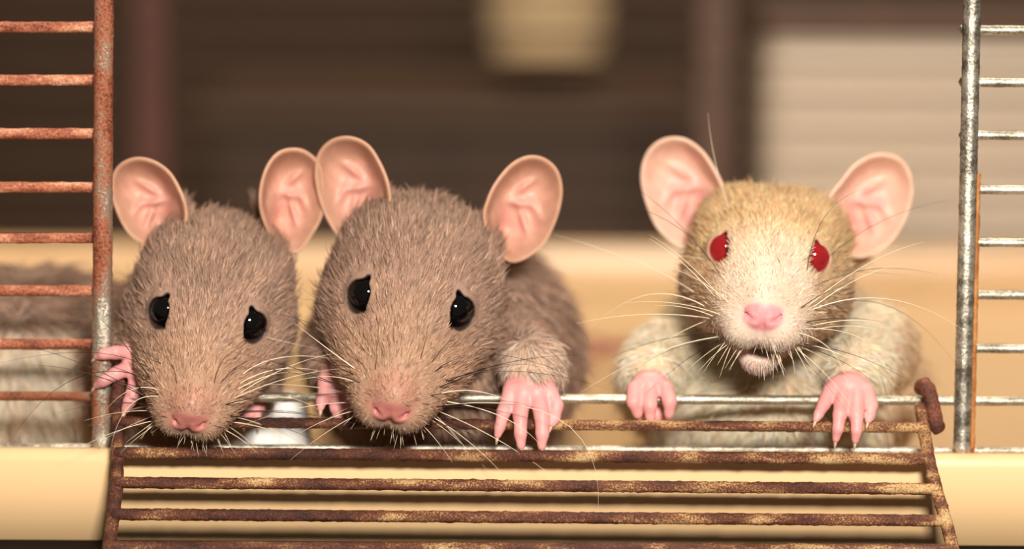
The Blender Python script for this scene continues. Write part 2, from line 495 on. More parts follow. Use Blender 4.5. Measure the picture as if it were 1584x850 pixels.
class Field:
    def __init__(self, xs, ys, zs):
        self.x, self.y, self.z = [np.asarray(a, dtype=np.float32) for a in (xs, ys, zs)]
        self.f = np.full((len(xs), len(ys), len(zs)), 80.0, dtype=np.float32)
    def sub(self, lo, hi):
        s = []
        for ax, a, b in ((self.x, lo[0], hi[0]), (self.y, lo[1], hi[1]), (self.z, lo[2], hi[2])):
            i0 = max(int(np.searchsorted(ax, a)) - 1, 0); i1 = min(int(np.searchsorted(ax, b)) + 1, len(ax))
            s.append(slice(i0, i1))
        return tuple(s)
    def pts(self, s):
        return self.x[s[0]][:, None, None], self.y[s[1]][None, :, None], self.z[s[2]][None, None, :]
    def add(self, prim, k):
        lo, hi = prim.bounds(); m = k + 12
        s = self.sub(lo - m, hi + m)
        if any(q.stop <= q.start for q in s): return
        d = prim.dist(*self.pts(s)); a = self.f[s]
        h = np.maximum(k - np.abs(a - d), 0)/k
        self.f[s] = np.minimum(a, d) - h*h*k*0.25
    def carve(self, prim, k):
        lo, hi = prim.bounds(); m = k + 8
        s = self.sub(lo - m, hi + m)
        if any(q.stop <= q.start for q in s): return
        d = -prim.dist(*self.pts(s)); a = self.f[s]
        h = np.maximum(k - np.abs(a - d), 0)/k
        self.f[s] = np.maximum(a, d) + h*h*k*0.25

class Ell:
    def __init__(self, c, r, R=np.eye(3)):
        self.c = np.asarray(c, float); self.r = np.asarray(r, float); self.R = np.asarray(R, float)
    def bounds(self):
        e = np.sqrt(((self.R*self.r)**2).sum(axis=1))
        return self.c - e, self.c + e
    def dist(self, X, Y, Z):
        dx, dy, dz = X - np.float32(self.c[0]), Y - np.float32(self.c[1]), Z - np.float32(self.c[2])
        k0 = 0; k1 = 0
        for j in range(3):
            q = (dx*np.float32(self.R[0, j]) + dy*np.float32(self.R[1, j]) + dz*np.float32(self.R[2, j]))
            k0 = k0 + (q/np.float32(self.r[j]))**2; k1 = k1 + (q/np.float32(self.r[j]**2))**2
        k0 = np.sqrt(k0); k1 = np.sqrt(k1) + 1e-6
        return (k0*(k0 - 1)/k1).astype(np.float32)

class Cone:
    def __init__(self, a, b, ra, rb):
        self.a = np.asarray(a, float); self.b = np.asarray(b, float); self.ra = ra; self.rb = rb
    def bounds(self):
        m = max(self.ra, self.rb)
        return np.minimum(self.a, self.b) - m, np.maximum(self.a, self.b) + m
    def dist(self, X, Y, Z):
        d = self.b - self.a; L2 = float(d @ d) + 1e-6
        px, py, pz = X - np.float32(self.a[0]), Y - np.float32(self.a[1]), Z - np.float32(self.a[2])
        t = np.clip((px*np.float32(d[0]) + py*np.float32(d[1]) + pz*np.float32(d[2]))/np.float32(L2), 0, 1)
        ex, ey, ez = px - t*np.float32(d[0]), py - t*np.float32(d[1]), pz - t*np.float32(d[2])
        return (np.sqrt(ex*ex + ey*ey + ez*ez) - (self.ra + (self.rb - self.ra)*t)).astype(np.float32)

class EyeSlit:
    """A teardrop opening pushed through the lids along the direction the eye looks."""
    def __init__(self, c, n, u, v, size, side):
        self.c, self.n, self.u, self.v, self.s, self.side = c, n, u, v, size, side
    def bounds(self):
        return self.c - 2.2*self.s, self.c + 2.2*self.s
    def flat(self, U, Vv):
        s = self.s
        d1 = np.sqrt(U*U + (Vv + 0.08*s)**2) - 0.86*s
        # pointed upper-inner corner
        ax, ay, bx, by = 0.0, 0.0, -self.side*0.14*s, 0.94*s
        L2 = (bx-ax)**2 + (by-ay)**2
        t = np.clip(((U-ax)*(bx-ax) + (Vv-ay)*(by-ay))/L2, 0, 1)
        d2 = np.sqrt((U - ax - t*(bx-ax))**2 + (Vv - ay - t*(by-ay))**2) - s*(0.77 - 0.62*t)
        # lower inner corner
        ex, ey = -self.side*0.70*s, -0.55*s
        L3 = ex*ex + ey*ey
        t3 = np.clip((U*ex + Vv*ey)/L3, 0, 1)
        d3 = np.sqrt((U - t3*ex)**2 + (Vv - t3*ey)**2) - s*(0.74 - 0.54*t3)
        return np.minimum(np.minimum(d1, d2), d3)
    def dist(self, X, Y, Z):
        dx, dy, dz = X - np.float32(self.c[0]), Y - np.float32(self.c[1]), Z - np.float32(self.c[2])
        w = dx*np.float32(self.n[0]) + dy*np.float32(self.n[1]) + dz*np.float32(self.n[2])
        U = dx*np.float32(self.u[0]) + dy*np.float32(self.u[1]) + dz*np.float32(self.u[2])
        Vv = dx*np.float32(self.v[0]) + dy*np.float32(self.v[1]) + dz*np.float32(self.v[2])
        return np.maximum(self.flat(U, Vv), -(w - 0.05*self.s)).astype(np.float32)

def surface_nets(fd):
    f = fd.f; nx, ny, nz = f.shape
    ins = f < 0
    c = np.zeros((nx-1, ny-1, nz-1), dtype=np.uint8)
    for di in (0, 1):
        for dj in (0, 1):
            for dk in (0, 1):
                c += ins[di:nx-1+di, dj:ny-1+dj, dk:nz-1+dk]
    act = (c > 0) & (c < 8)
    I, J, K = np.nonzero(act)
    N = len(I)
    idx = np.full(act.shape, -1, dtype=np.int32); idx[I, J, K] = np.arange(N)
    acc = np.zeros((N, 3)); cnt = np.zeros(N)
    corners = [(a, b, d) for a in (0, 1) for b in (0, 1) for d in (0, 1)]
    val = {q: f[I+q[0], J+q[1], K+q[2]].astype(np.float64) for q in corners}
    for q in corners:
        for ax in range(3):
            if q[ax] == 0:
                r = list(q); r[ax] = 1; r = tuple(r)
                va, vb = val[q], val[r]
                m = (va < 0) != (vb < 0)
                t = np.where(m, va/np.where(m, va - vb, 1), 0)
                p = np.stack([fd.x[I+q[0]], fd.y[J+q[1]], fd.z[K+q[2]]], 1).astype(np.float64)
                e = np.stack([fd.x[I+r[0]], fd.y[J+r[1]], fd.z[K+r[2]]], 1).astype(np.float64)
                acc += np.where(m[:, None], p + (e - p)*t[:, None], 0); cnt += m
    V = acc/cnt[:, None]
    quads = []
    for ax in range(3):
        a = [slice(None)]*3; b = [slice(None)]*3
        a[ax] = slice(0, -1); b[ax] = slice(1, None)
        A, B = ins[tuple(a)], ins[tuple(b)]
        E = np.nonzero(A != B)
        E = [e.copy() for e in E]
        o1, o2 = [q for q in range(3) if q != ax]
        ok = (E[o1] > 0) & (E[o2] > 0) & (E[o1] < f.shape[o1]-1) & (E[o2] < f.shape[o2]-1)
        E = [e[ok] for e in E]
        def cell(s1, s2):
            q = [e.copy() for e in E]; q[o1] = q[o1] - s1; q[o2] = q[o2] - s2
            return idx[q[0], q[1], q[2]]
        Q = np.stack([cell(1, 1), cell(0, 1), cell(0, 0), cell(1, 0)], 1)
        flip = A[tuple(E)] if ax != 1 else ~A[tuple(E)]
        Q[~flip] = Q[~flip][:, ::-1]
        quads.append(Q)
    return V, np.vstack(quads)

def vertex_normals(V, F):
    n = np.cross(V[F[:, 2]] - V[F[:, 0]], V[F[:, 3]] - V[F[:, 1]])
    out = np.zeros_like(V)
    for k in range(4): np.add.at(out, F[:, k], n)
    return out/(np.linalg.norm(out, axis=1)[:, None] + 1e-12)

def relax(V, F, it, w=0.5):
    e = np.vstack([F[:, [0, 1]], F[:, [1, 2]], F[:, [2, 3]], F[:, [3, 0]]])
    for _ in range(it):
        acc = np.zeros_like(V); cnt = np.zeros(len(V))
        np.add.at(acc, e[:, 0], V[e[:, 1]]); np.add.at(cnt, e[:, 0], 1)
        np.add.at(acc, e[:, 1], V[e[:, 0]]); np.add.at(cnt, e[:, 1], 1)
        V = V*(1 - w) + w*acc/cnt[:, None]
    return V

def vnoise(p, scale, seed):
    """Cheap smooth noise in -1..1 from a few random sine waves."""
    r_ = np.random.default_rng(seed)
    out = np.zeros(len(p))
    for _ in range(7):
        k = r_.normal(size=3); k /= np.linalg.norm(k)
        out += np.sin(p @ k*(2*math.pi/scale)*r_.uniform(0.6, 1.6) + r_.uniform(0, 6.28))
    return out/3.2

# ------------------------------------------------------------------ ears
def ear_mesh(outline, Y0, depth_medial, depth_lateral, side, cup, base_px, fold_seed):
    """Cupped thin shell. outline: pixels of its rim; side +1 when it stands on the image-right side of the head."""
    nt, nr = 96, 30
    O = spline(outline, nt, closed=True)
    ctr = O.mean(axis=0)
    x0, x1 = O[:, 0].min(), O[:, 0].max(); y0, y1 = O[:, 1].min(), O[:, 1].max()
    hub = np.array([ctr[0] - side*0.13*(x1 - x0), ctr[1] + 0.14*(y1 - y0)])
    front, cols = [], []
    for j in range(nr + 1):
        s = j/nr
        for k in range(nt):
            p = hub + (O[k] - hub)*s
            lat = side*(p[0] - ctr[0])/((x1 - x0)/2)        # -1 medial .. +1 lateral
            v = (p[1] - ctr[1])/((y1 - y0)/2)               # -1 top .. +1 bottom
            Y = Y0 + depth_medial*(1 - lat)/2 + depth_lateral*(1 + lat)/2
            steep = max(0.0, -lat)*0.6 + max(0.0, -v)*0.7
            bowl = (1 - s**(1.7 + 5.0*steep))
            d = cup*bowl
            # rolled helix on the medial/top rim
            med = max(0.0, -lat)*0.8 + max(0.0, -v)*0.35
            d -= 22*med*math.exp(-((s - 0.97)/0.13)**2)
            # inner folds: ridges fanning out of the ear canal
            for la, va, amp, ln_, wd_, sl in ((0.02, -0.30, 12, 0.34, 0.085, -0.45), (-0.10, 0.02, 15, 0.30, 0.085, 0.15), (0.00, 0.34, 14, 0.30, 0.10, 1.1), (0.30, 0.10, 8, 0.30, 0.10, 0.9)):
                a_, b_ = lat - la, v - va
                al = a_*math.cos(sl) + b_*math.sin(sl); ac = -a_*math.sin(sl) + b_*math.cos(sl)
                d -= amp*math.exp(-(al/ln_)**2 - (ac/wd_)**2)*min(1.0, (1 - s)*3)
            # canal opening, low on the medial side
            qx = (p[0] - (ctr[0] - side*0.24*(x1-x0)))/(0.10*(x1-x0)); qy = (p[1] - (ctr[1] + 0.26*(y1-y0)))/(0.09*(y1-y0))
            d += 14*math.exp(-(qx*qx + qy*qy))
            # tragus bump at the medial base
            tx = (p[0] - (ctr[0] - side*0.36*(x1-x0)))/(0.12*(x1-x0)); ty = (p[1] - (ctr[1] + 0.10*(y1-y0)))/(0.16*(y1-y0))
            d -= 20*math.exp(-(tx*tx + ty*ty))*min(1, (1 - s)*4)
            Y += d + max(0.0, v)*10*s
            front.append(P(p[0], p[1], Y))
            cols.append((s, lat, v))
    front = np.array(front)
    grid = front.reshape(nr + 1, nt, 3)
    # normals of the front sheet
    dr_ = np.gradient(grid, axis=0); dt_ = (np.roll(grid, -1, 1) - np.roll(grid, 1, 1))
    nn = np.cross(dr_, dt_); nn /= np.linalg.norm(nn, axis=2)[:, :, None] + 1e-9
    nn[0] = nn[1].mean(axis=0)
    if nn[nr//2, :, 1].mean() > 0: nn = -nn
    s_arr = (np.arange(nr + 1)/nr)[:, None, None]
    thick = 6.0 + 5*(1 - s_arr)
    back = grid - nn*thick
    rimp = grid[-1] + (grid[-1] - grid[-2])/np.linalg.norm(grid[-1]-grid[-2], axis=1)[:, None]*2.5 - nn[-1]*3.0
    V = np.vstack([front, rimp, back.reshape(-1, 3)])
    cols = np.array(cols)
    cols = np.vstack([cols, cols[-nt:], cols + np.array([0, 0, 10.0])])
    F = []
    def q(a, b, c_, d_): F.append((a, b, c_, d_))
    ib = (nr + 2)*nt
    for j in range(nr):
        for k in range(nt):
            k2 = (k + 1) % nt
            q(j*nt + k, (j+1)*nt + k, (j+1)*nt + k2, j*nt + k2)
            q(ib + j*nt + k, ib + j*nt + k2, ib + (j+1)*nt + k2, ib + (j+1)*nt + k)
    for k in range(nt):
        k2 = (k + 1) % nt
        q(nr*nt + k, (nr+1)*nt + k, (nr+1)*nt + k2, nr*nt + k2)
        q((nr+1)*nt + k, ib + nr*nt + k, ib + nr*nt + k2, (nr+1)*nt + k2)
    F = np.array(F)
    # outward test on the front sheet
    fn = np.cross(V[F[0::2][nr*nt//4, 1]] - V[F[0::2][nr*nt//4, 0]], V[F[0::2][nr*nt//4, 2]] - V[F[0::2][nr*nt//4, 0]])
    if fn[1] > 0: F = F[:, ::-1]
    return V, F, cols

# ------------------------------------------------------------------ one rat
def build_rat(name, spec):
    sc_ = spec.get('scale', 1.0)
    R = rotm(spec['yaw'], spec['pitch'], spec['roll'])
    O = P(*spec['eyes'])
    Hd = lambda x, f, z: O + R @ (np.array([x, f, z], float)*sc_)
    toL = lambda V: ((V - O) @ R)/sc_
    root = empty(name, np.array([*P(spec['body'][0][0], spec['body'][0][1], spec['body'][0][2])[:2], floor_z]))
    tag(root, spec['label'], 'rat', 'rats looking out of the cage')

    prims = []     # (prim, k)
    def E(c, r, k): prims.append((Ell(Hd(*c), np.array(r)*sc_, R), k*sc_))
    def C(a, b, ra, rb, k): prims.append((Cone(Hd(*a), Hd(*b), ra*sc_, rb*sc_), k*sc_))
    # torso
    for (px, py, Y, rx, ry, rz) in spec['body']:
        c = P(px, py, Y)
        c[2] = floor_z + rz
        prims.append((Ell(c, (rx, ry, rz)), 70))
    nb = P(*spec['neck'])
    prims.append((Cone(Hd(0, -175, -45), nb, 100*sc_, spec.get('neck_r', 150)), 50)); n_body = len(prims)
    # skull, cheeks, snout
    wd = spec.get('wide', 1.0)
    E((0, -108, 0), (112*wd, 142, 86), 30)
    for s in (-1, 1):
        E((s*55*wd, -66, -64), (75*wd, 112, 80), 45)
        E((s*46, 0, 14), (34, 60, 24), 30)
        E((s*38*wd, 44, -74), (60*wd, 98, 58), 40)
    C((0, -10, -22), (0, 160, -56), 70, 37, 45)
    for s in (-1, 1):
        E((s*31, 138, -80), (40, 54, 37), 30)
        E((s*25, 176, -88), (26, 24, 24), 18)
    for er_ in spec['ears']:
        s = er_['side']; oo = np.array(er_['outline'], float)
        lo_, hi_ = oo.min(axis=0), oo.max(axis=0)
        ye = Hd(s*112, -150, 70)[1] + er_.get('dy', 0)
        bp_ = P((lo_[0]+hi_[0])/2 - s*0.30*(hi_[0]-lo_[0]), (lo_[1]+hi_[1])/2 + 0.40*(hi_[1]-lo_[1]), ye + 112)
        prims.append((Cone(Hd(s*58, -120, 22), bp_, 54*sc_, 22*sc_), 34*sc_))
        bq_ = P((lo_[0]+hi_[0])/2 - s*0.47*(hi_[0]-lo_[0]), (lo_[1]+hi_[1])/2 + 0.10*(hi_[1]-lo_[1]), ye + 70)
        prims.append((Cone(bp_, bq_, 18*sc_, 12*sc_), 24*sc_))
    jd = spec.get('jaw', 0)
    C((0, -60, -92), (0, 116 - jd*0.2, -102 - jd), 60, 25 + jd*0.12, 30)
    # nose
    nz = spec.get('nose_drop', 9)
    E((0, 180, -56), (27, 26, 26), 16)
    for s in (-1, 1): E((s*12, 197, -67 - nz), (13.5, 12, 12), 6)
    nose_prims = [Ell(Hd(0, 192, -61 - nz), np.array((29, 24, 20))*sc_, R)]
    fld_extra = []
    n_head = len(prims)
    # eyes
    eyes = []
    for s in (-1, 1):
        ec = Hd(s*69, 3, 2)
        en = np.array(spec.get('gaze', (0.42, 0.80, 0.40))); en = en/np.linalg.norm(en)
        n = R @ (en*np.array([s, 1, 1]))
        upv = R @ np.array([0, -0.2, 1.0]); v = upv - n*np.dot(upv, n); v /= np.linalg.norm(v)
        u = np.cross(v, n) if s*np.dot(np.cross(v, n), R @ np.array([1.0, 0, 0])) > 0 else np.cross(n, v)
        if np.dot(u, R @ np.array([1.0, 0, 0])) < 0: u = -u
        er = spec.get('eye_r', 31)*sc_
        prims.append((Ell(ec, (er + 1.8,)*3), 12*sc_))
        eyes.append((ec, n, EyeSlit(ec, n, u, v, spec.get('slit', 29)*sc_, s), er))
    # arms and paws
    paw_prims, arm_prims, claws = [], [], []
    for arm in spec['arms']:
        pts = [P(*q[:3]) for q in arm['arm']]
        rr = [q[3] for q in arm['arm']]
        for i in range(len(pts) - 1):
            c = Cone(pts[i], pts[i+1], rr[i], rr[i+1]); arm_prims.append(c); prims.append((c, 26))
        for (px, py, Y, rx, ry, rz) in arm['palm']:
            e = Ell(P(px, py, Y), (rx, ry, rz)); paw_prims.append(e); prims.append((e, 10))
        for fg in arm['fingers']:
            q = [P(*w[:3]) for w in fg]; r = [w[3] for w in fg]
            q = [np.array(w) for w in q]
            for i in range(len(q) - 1):
                c = Cone(q[i], q[i+1], r[i], r[i+1]); paw_prims.append(c); prims.append((c, 3.5 if i else 6))
            claws.append((q[-1], (q[-1] - q[-2])/np.linalg.norm(q[-1] - q[-2]), r[-1]))
    lo = np.min([p.bounds()[0] for p, _ in prims], axis=0) - 12
    hi = np.max([p.bounds()[1] for p, _ in prims], axis=0) + 12
    vox = 3.2
    fy = 300 + O[1]                           # fine in front of this depth, coarser behind
    ys = [lo[1]]
    while ys[-1] < hi[1]:
        ys.append(ys[-1] + (vox if ys[-1] < fy else min(vox + (ys[-1] - fy)*0.05, 11)))
    fd = Field(np.arange(lo[0], hi[0], vox), ys, np.arange(lo[2], hi[2], vox))
    for p, k in prims: fd.add(p, k)
    for ec, n, slit, er in eyes: fd.carve(slit, 3)
    # nostrils, philtrum, mouth
    for s in (-1, 1):
        fd.carve(Cone(Hd(s*11, 212, -66 - nz), Hd(s*21, 203, -64 - nz), 3.4*sc_, 3.4*sc_), 2)
        fd.carve(Cone(Hd(s*21, 203, -64 - nz), Hd(s*29, 188, -54 - nz), 3.4*sc_, 2.4*sc_), 2)
    fd.carve(Cone(Hd(0, 211, -64 - nz), Hd(0, 200, -90), 3.0*sc_, 3.0*sc_), 4)
    fd.carve(Cone(Hd(0, 203, -90), Hd(0, 196, -114), 3.0*sc_, 4.0*sc_), 6)
    if jd:
        fd.carve(Ell(Hd(0, 168, -124 - jd*0.2), np.array((24, 60, 12))*sc_, R), 8)
    V, F = surface_nets(fd)
    V = relax(V, F, 1, 0.4)
    N = vertex_normals(V, F)
    if ((V - V.mean(axis=0))*N).sum() < 0: F = F[:, ::-1]; N = -N
    q = toL(V)
    cl = spec['colors']
    D = lambda plist: np.min([p.dist(V[:, 0].astype(np.float32), V[:, 1].astype(np.float32), V[:, 2].astype(np.float32)) for p in plist], axis=0) if plist else np.full(len(V), 99.)
    d_paw, d_arm, d_nose = D(paw_prims), D(arm_prims), D(nose_prims)
    d_eye = np.full(len(V), 99.0)
    for ec, n, slit, er in eyes:
        dd = V - ec
        w = dd @ n
        fl = slit.flat(dd @ slit.u, dd @ slit.v)
        near = (np.linalg.norm(dd, axis=1) < er*2.2) & (w > 0)
        d_eye = np.where(near, np.minimum(d_eye, fl), d_eye)
    # ---- colours and hair length
    d_body = D([p for p, _ in prims[:n_body]] + arm_prims)
    d_head = D([p for p, _ in prims[n_body:n_head]])
    hw = smooth01(d_body - d_head, -14, 14)
    coat = spec['coat'](V, q, N, hw)
    w_paw = 1 - smooth01(d_paw, 1.0, 8.0)
    if spec['arms']:
        w_paw *= smooth01(d_arm, -14, 4)*0.0 + 1
    w_nose = 1 - smooth01(d_nose, 0.0, 6.0)
    lipw = smooth01(q[:, 1], 150, 172)*(1 - smooth01(q[:, 2], -100, -84))*(np.abs(q[:, 0]) < 5)
    skin = coat*0.82
    mixw = lambda a, b, w: a*(1 - w[:, None]) + b*w[:, None]
    pad = smooth01(q[:, 1], 140, 190)*smooth01(q[:, 2], -95, -60)*(1 - smooth01(np.abs(q[:, 0]), 30, 52))
    skin = mixw(skin, cl['bridge'], pad*0.85); coat = mixw(coat, cl['bridge'], pad*0.4)
    nose_c = cl['nose']*(1 + 0.10*vnoise(V, 14, 3))[:, None]
    skin = mixw(skin, nose_c, w_nose)
    skin = mixw(skin, cl['paw']*(1 + 0.06*vnoise(V, 30, 9))[:, None], w_paw)
    w_lid = (1 - smooth01(d_eye, 1.0, 4.5))
    skin = mixw(skin, cl['lid'], w_lid)
    L = np.full(len(V), 1.0)
    head = hw
    lenh = np.interp(q[:, 1], [-330, -200, -100, 0, 80, 150, 190], [36, 27, 22, 15, 11.5, 9.0, 7.0])
    cheek = smooth01(np.abs(q[:, 0]), 70, 115)*smooth01(-q[:, 2], -10, 50)
    lenh = lenh*(1 + 0.35*cheek)
    lenh = lenh*(1 + 0.8*smooth01(-q[:, 2], 96, 114)*(1 - smooth01(-q[:, 2], 120, 132))*smooth01(q[:, 1], 100, 150))     # bearded lip edge
    L = 40*(1 - head) + lenh*head
    w_arm = (1 - smooth01(d_arm, 2, 18))
    L = L*(1 - 0.62*w_arm)
    L *= 1 - smooth01(w_paw, 0.05, 0.45)
    L *= 1 - smooth01(w_nose, 0.1, 0.6)
    L *= smooth01(d_eye, 1.5, 13.0)
    L *= 1 - 0.35*(1 - smooth01(d_eye, 8, 30))
    # ---- ears joined into the body mesh
    Vs, Fs, Sk = [V], [F], [skin]
    off = len(V)
    for er_ in spec['ears']:
        s = er_['side']
        ye = Hd(s*112, -150, 70)[1] + er_.get('dy', 0)
        ev, ef, ec = ear_mesh(er_['outline'], ye, er_.get('med', -6), er_.get('lat', 26), s, er_.get('cup', 58), None, 1)
        inner = np.exp(-((ec[:, 0] - 0.30)/0.30)**2)
        c = mixw(np.tile(cl['ear'], (len(ev), 1)), np.tile(cl['ear_in'], (len(ev), 1)), np.clip(inner, 0, 1)*(ec[:, 2] < 5))
        c = mixw(c, np.tile(cl['ear_rim'], (len(ev), 1)), smooth01(ec[:, 0], 0.86, 1.0))
        c = c*(1 + 0.06*vnoise(ev, 26, 21))[:, None]
        Vs.append(ev); Fs.append(ef + off); Sk.append(c); off += len(ev)
    VV, FF, SS = np.vstack(Vs), np.vstack(Fs), np.clip(np.vstack(Sk), 0, 1)
    mesh_obj('body', VV, FF, M['skin'], root, attrs={'skin': SS}, origin=(O[0], O[1], floor_z))
    # ---- fur
    T = np.vstack([F[:, [0, 1, 2]], F[:, [0, 2, 3]]])
    ar = 0.5*np.linalg.norm(np.cross(V[T[:, 1]] - V[T[:, 0]], V[T[:, 2]] - V[T[:, 0]]), axis=1)
    Lt = L[T].mean(axis=1)
    tc = V[T].mean(axis=1); tn = N[T].mean(axis=1)
    view = CAM - tc; view /= np.linalg.norm(view, axis=1)[:, None]
    facing = (tn*view).sum(axis=1)
    dens = np.where(facing > -0.35, 1.0, 0.18)*np.interp(Lt, [2, 6, 10, 14, 25, 45], [2.6, 2.6, 2.0, 1.3, 0.8, 0.45])*(Lt > 1.6)
    wgt = ar*dens
    n_h = spec.get('hairs', 90000)
    pick = rng.choice(len(T), size=n_h, p=wgt/wgt.sum())
    r1, r2 = np.sqrt(rng.random(n_h)), rng.random(n_h)
    bc = np.stack([1 - r1, r1*(1 - r2), r1*r2], 1)
    tv = T[pick]
    ip = lambda A: (A[tv]*bc[:, :, None]).sum(axis=1) if A.ndim == 2 else (A[tv]*bc).sum(axis=1)
    p0, nn, ln, hc = ip(V), ip(N), ip(L), ip(coat)
    nn /= np.linalg.norm(nn, axis=1)[:, None]
    ql = toL(p0)
    away = ql - np.array([0, 205, -52]); away /= np.linalg.norm(away, axis=1)[:, None]
    comb = away*0.75 + np.array([0, -0.7, 0.0])
    lipz = smooth01(-ql[:, 2], 70, 100)*smooth01(ql[:, 1], 90, 150)
    comb[:, 2] -= lipz*1.0; comb[:, 1] += lipz*0.45
    comb_w = comb @ R.T
    hb = ip(hw)[:, None]
    body_c = np.array([0.0, 0.35, -0.8])[None, :] + 0.5*np.stack([np.sign(p0[:, 0] - root.location[0]/S)*0.6, np.zeros(n_h), np.zeros(n_h)], 1)
    flow = comb_w*hb + body_c*(1 - hb)
    swirl = np.stack([vnoise(p0, 60, 31), vnoise(p0, 60, 32), vnoise(p0, 60, 33)], 1)*0.22
    clump = np.stack([vnoise(p0, 17, 41), vnoise(p0, 17, 42), vnoise(p0, 17, 43)], 1)*0.16
    flow = flow + swirl + clump + rng.normal(size=(n_h, 3))*0.16
    flow -= nn*(flow*nn).sum(axis=1)[:, None]
    flow /= np.linalg.norm(flow, axis=1)[:, None] + 1e-9
    lift = np.clip(rng.normal(0.40, 0.14, n_h), 0.10, 1.0)*np.interp(ln, [4, 12, 30], [0.75, 0.85, 1.0])
    stray = rng.random(n_h) < 0.02
    lift = np.where(stray, lift + 0.5, lift)
    d0 = flow + nn*lift[:, None]; d0 /= np.linalg.norm(d0, axis=1)[:, None]
    ln = ln*np.clip(rng.normal(1, 0.20, n_h), 0.4, 1.6)*np.where(stray, 1.35, 1.0)
    npt = 5
    tt = np.linspace(0, 1, npt)
    pos = np.zeros((n_h, npt, 3))
    for k, t in enumerate(tt):
        pos[:, k] = p0 - nn*1.2 + (d0*t + (flow*0.25 - nn*0.20 + np.array([0, 0, -0.08]))*t*t)*ln[:, None]
    hv = bpy.data.hair_curves.new('fur')
    hv.add_curves([npt]*n_h)
    origin = np.array([O[0], O[1], floor_z])
    hv.attributes['position'].data.foreach_set('vector', ((pos - origin)*S).astype(np.float32).ravel())
    ra = hv.attributes.get('radius') or hv.attributes.new('radius', 'FLOAT', 'POINT')
    rprof = np.array([0.95, 0.95, 0.85, 0.6, 0.15])*spec.get('hair_r', 0.68)
    rad = (rprof[None, :]*np.clip(rng.normal(1, 0.2, n_h), 0.5, 1.6)[:, None]*np.interp(ln, [5, 20, 45], [0.78, 1.0, 1.35])[:, None]*S)
    ra.data.foreach_set('value', rad.astype(np.float32).ravel())
    tint = hc*np.clip(rng.normal(1.0, 0.17, n_h), 0.5, 1.6)[:, None]
    dark = rng.random(n_h) < spec.get('dark_hairs', 0.16)
    tint = np.where(dark[:, None], tint*0.5, tint)
    light = rng.random(n_h) < 0.14
    tint = np.where(light[:, None], np.minimum(tint*1.6, 0.92), tint)
    at = hv.attributes.new('hair_tint', 'FLOAT_COLOR', 'CURVE')
    c4 = np.ones((n_h, 4), dtype=np.float32); c4[:, :3] = np.clip(tint, 0.01, 0.93)
    at.data.foreach_set('color', c4.ravel())
    hv.materials.append(M['fur'])
    fo = bpy.data.objects.new('fur', hv); scene.collection.objects.link(fo)
    fo.parent = root; fo.location = Vector(origin*S - world_loc(root))
    tag(fo, spec['fur_label'], kind='stuff')
    # ---- eyes
    for ec, n, slit, er in eyes:
        V_, F_ = [], []
        nu, nvv = 32, 20
        for j in range(nvv + 1):
            th = math.pi*j/nvv
            for k in range(nu):
                ph = 2*math.pi*k/nu
                V_.append(ec + er*0.985*np.array([math.sin(th)*math.cos(ph), math.sin(th)*math.sin(ph), math.cos(th)]))
        for j in range(nvv):
            for k in range(nu):
                F_.append((j*nu + k, (j+1)*nu + k, (j+1)*nu + (k+1) % nu, j*nu + (k+1) % nu))
        mesh_obj('eye', V_, F_, M[spec['eye_mat']], root, origin=ec)
    # ---- claws
    for p, d, r in claws:
        d = d + np.array([0, 0, -0.35]); d /= np.linalg.norm(d)
        pts = [p + d*r*0.2, p + d*r*1.1, p + d*r*1.9 + np.array([0, 0, -0.5]), p + d*r*2.5 + np.array([0, 2, -1.5])]
        V_, F_ = tube(pts, [r*0.55, r*0.45, r*0.28, 0.4], 7)
        mesh_obj('claw', V_, F_, M['claw'], root, origin=p)
    # ---- whiskers
    wr = np.random.default_rng(spec.get('seed', 1))
    def whisker(rootp, tip, bend, r, mat):
        mid_ = (rootp + tip)/2 + bend
        t = np.linspace(0, 1, 12)[:, None]
        pts = rootp*(1-t)**2 + 2*mid_*t*(1-t) + tip*t*t
        V_, F_ = tube(pts, r*(1 - 0.85*np.linspace(0, 1, 12)), 5, caps=False)
        mesh_obj('whisker', V_, F_, M[mat], root, origin=rootp)
    surf = lambda l: V[np.argmin(((q - np.array(l))**2).sum(axis=1))]
    for s in (-1, 1):
        for row in range(4):
            for c_ in range(3):
                l = (s*(44 + 5*c_ - 2*row), 158 - 22*c_ - 4*row, -62 - 15*row - 2*c_)
                p = surf(l)
                L_ = wr.uniform(100, 270)*(0.75 + 0.13*c_)*(1.0 if row < 3 else 0.75)
                a_up = 0.55 - 0.42*row + 0.10*wr.normal()
                d = R @ np.array([s*wr.uniform(0.75, 1.0), 0.35 - 0.25*c_ + 0.15*wr.normal(), a_up])
                d /= np.linalg.norm(d)
                tip = p + d*L_*sc_
                bend = (R @ np.array([0, 0.05, 1.0]))*L_*(0.10 + 0.06*wr.random()) + np.array([0, 0, 0])
                mat = spec['wh'](row, wr)
                whisker(p - d*3, tip, bend, 0.85 if row < 3 else 0.7, mat)
        for k in range(2, 3):   # above the eye and on the cheek
            l = (s*(40 + 14*k), 40 - 30*k, 40 - 40*k)
            p = surf(l)
            d = R @ np.array([s*0.7, 0.15, 0.75 - 0.35*k]); d /= np.linalg.norm(d)
            Lw = wr.uniform(90, 150)
            whisker(p, p + d*Lw, (R @ np.array([0, 0.3, 0.2]))*20, 0.5, spec['wh'](0, wr))
    scr = (V - CAM) @ CR
    spx, spy = W/2 - scr[:, 0]/scr[:, 2]*DIST, H/2 + scr[:, 1]/scr[:, 2]*DIST
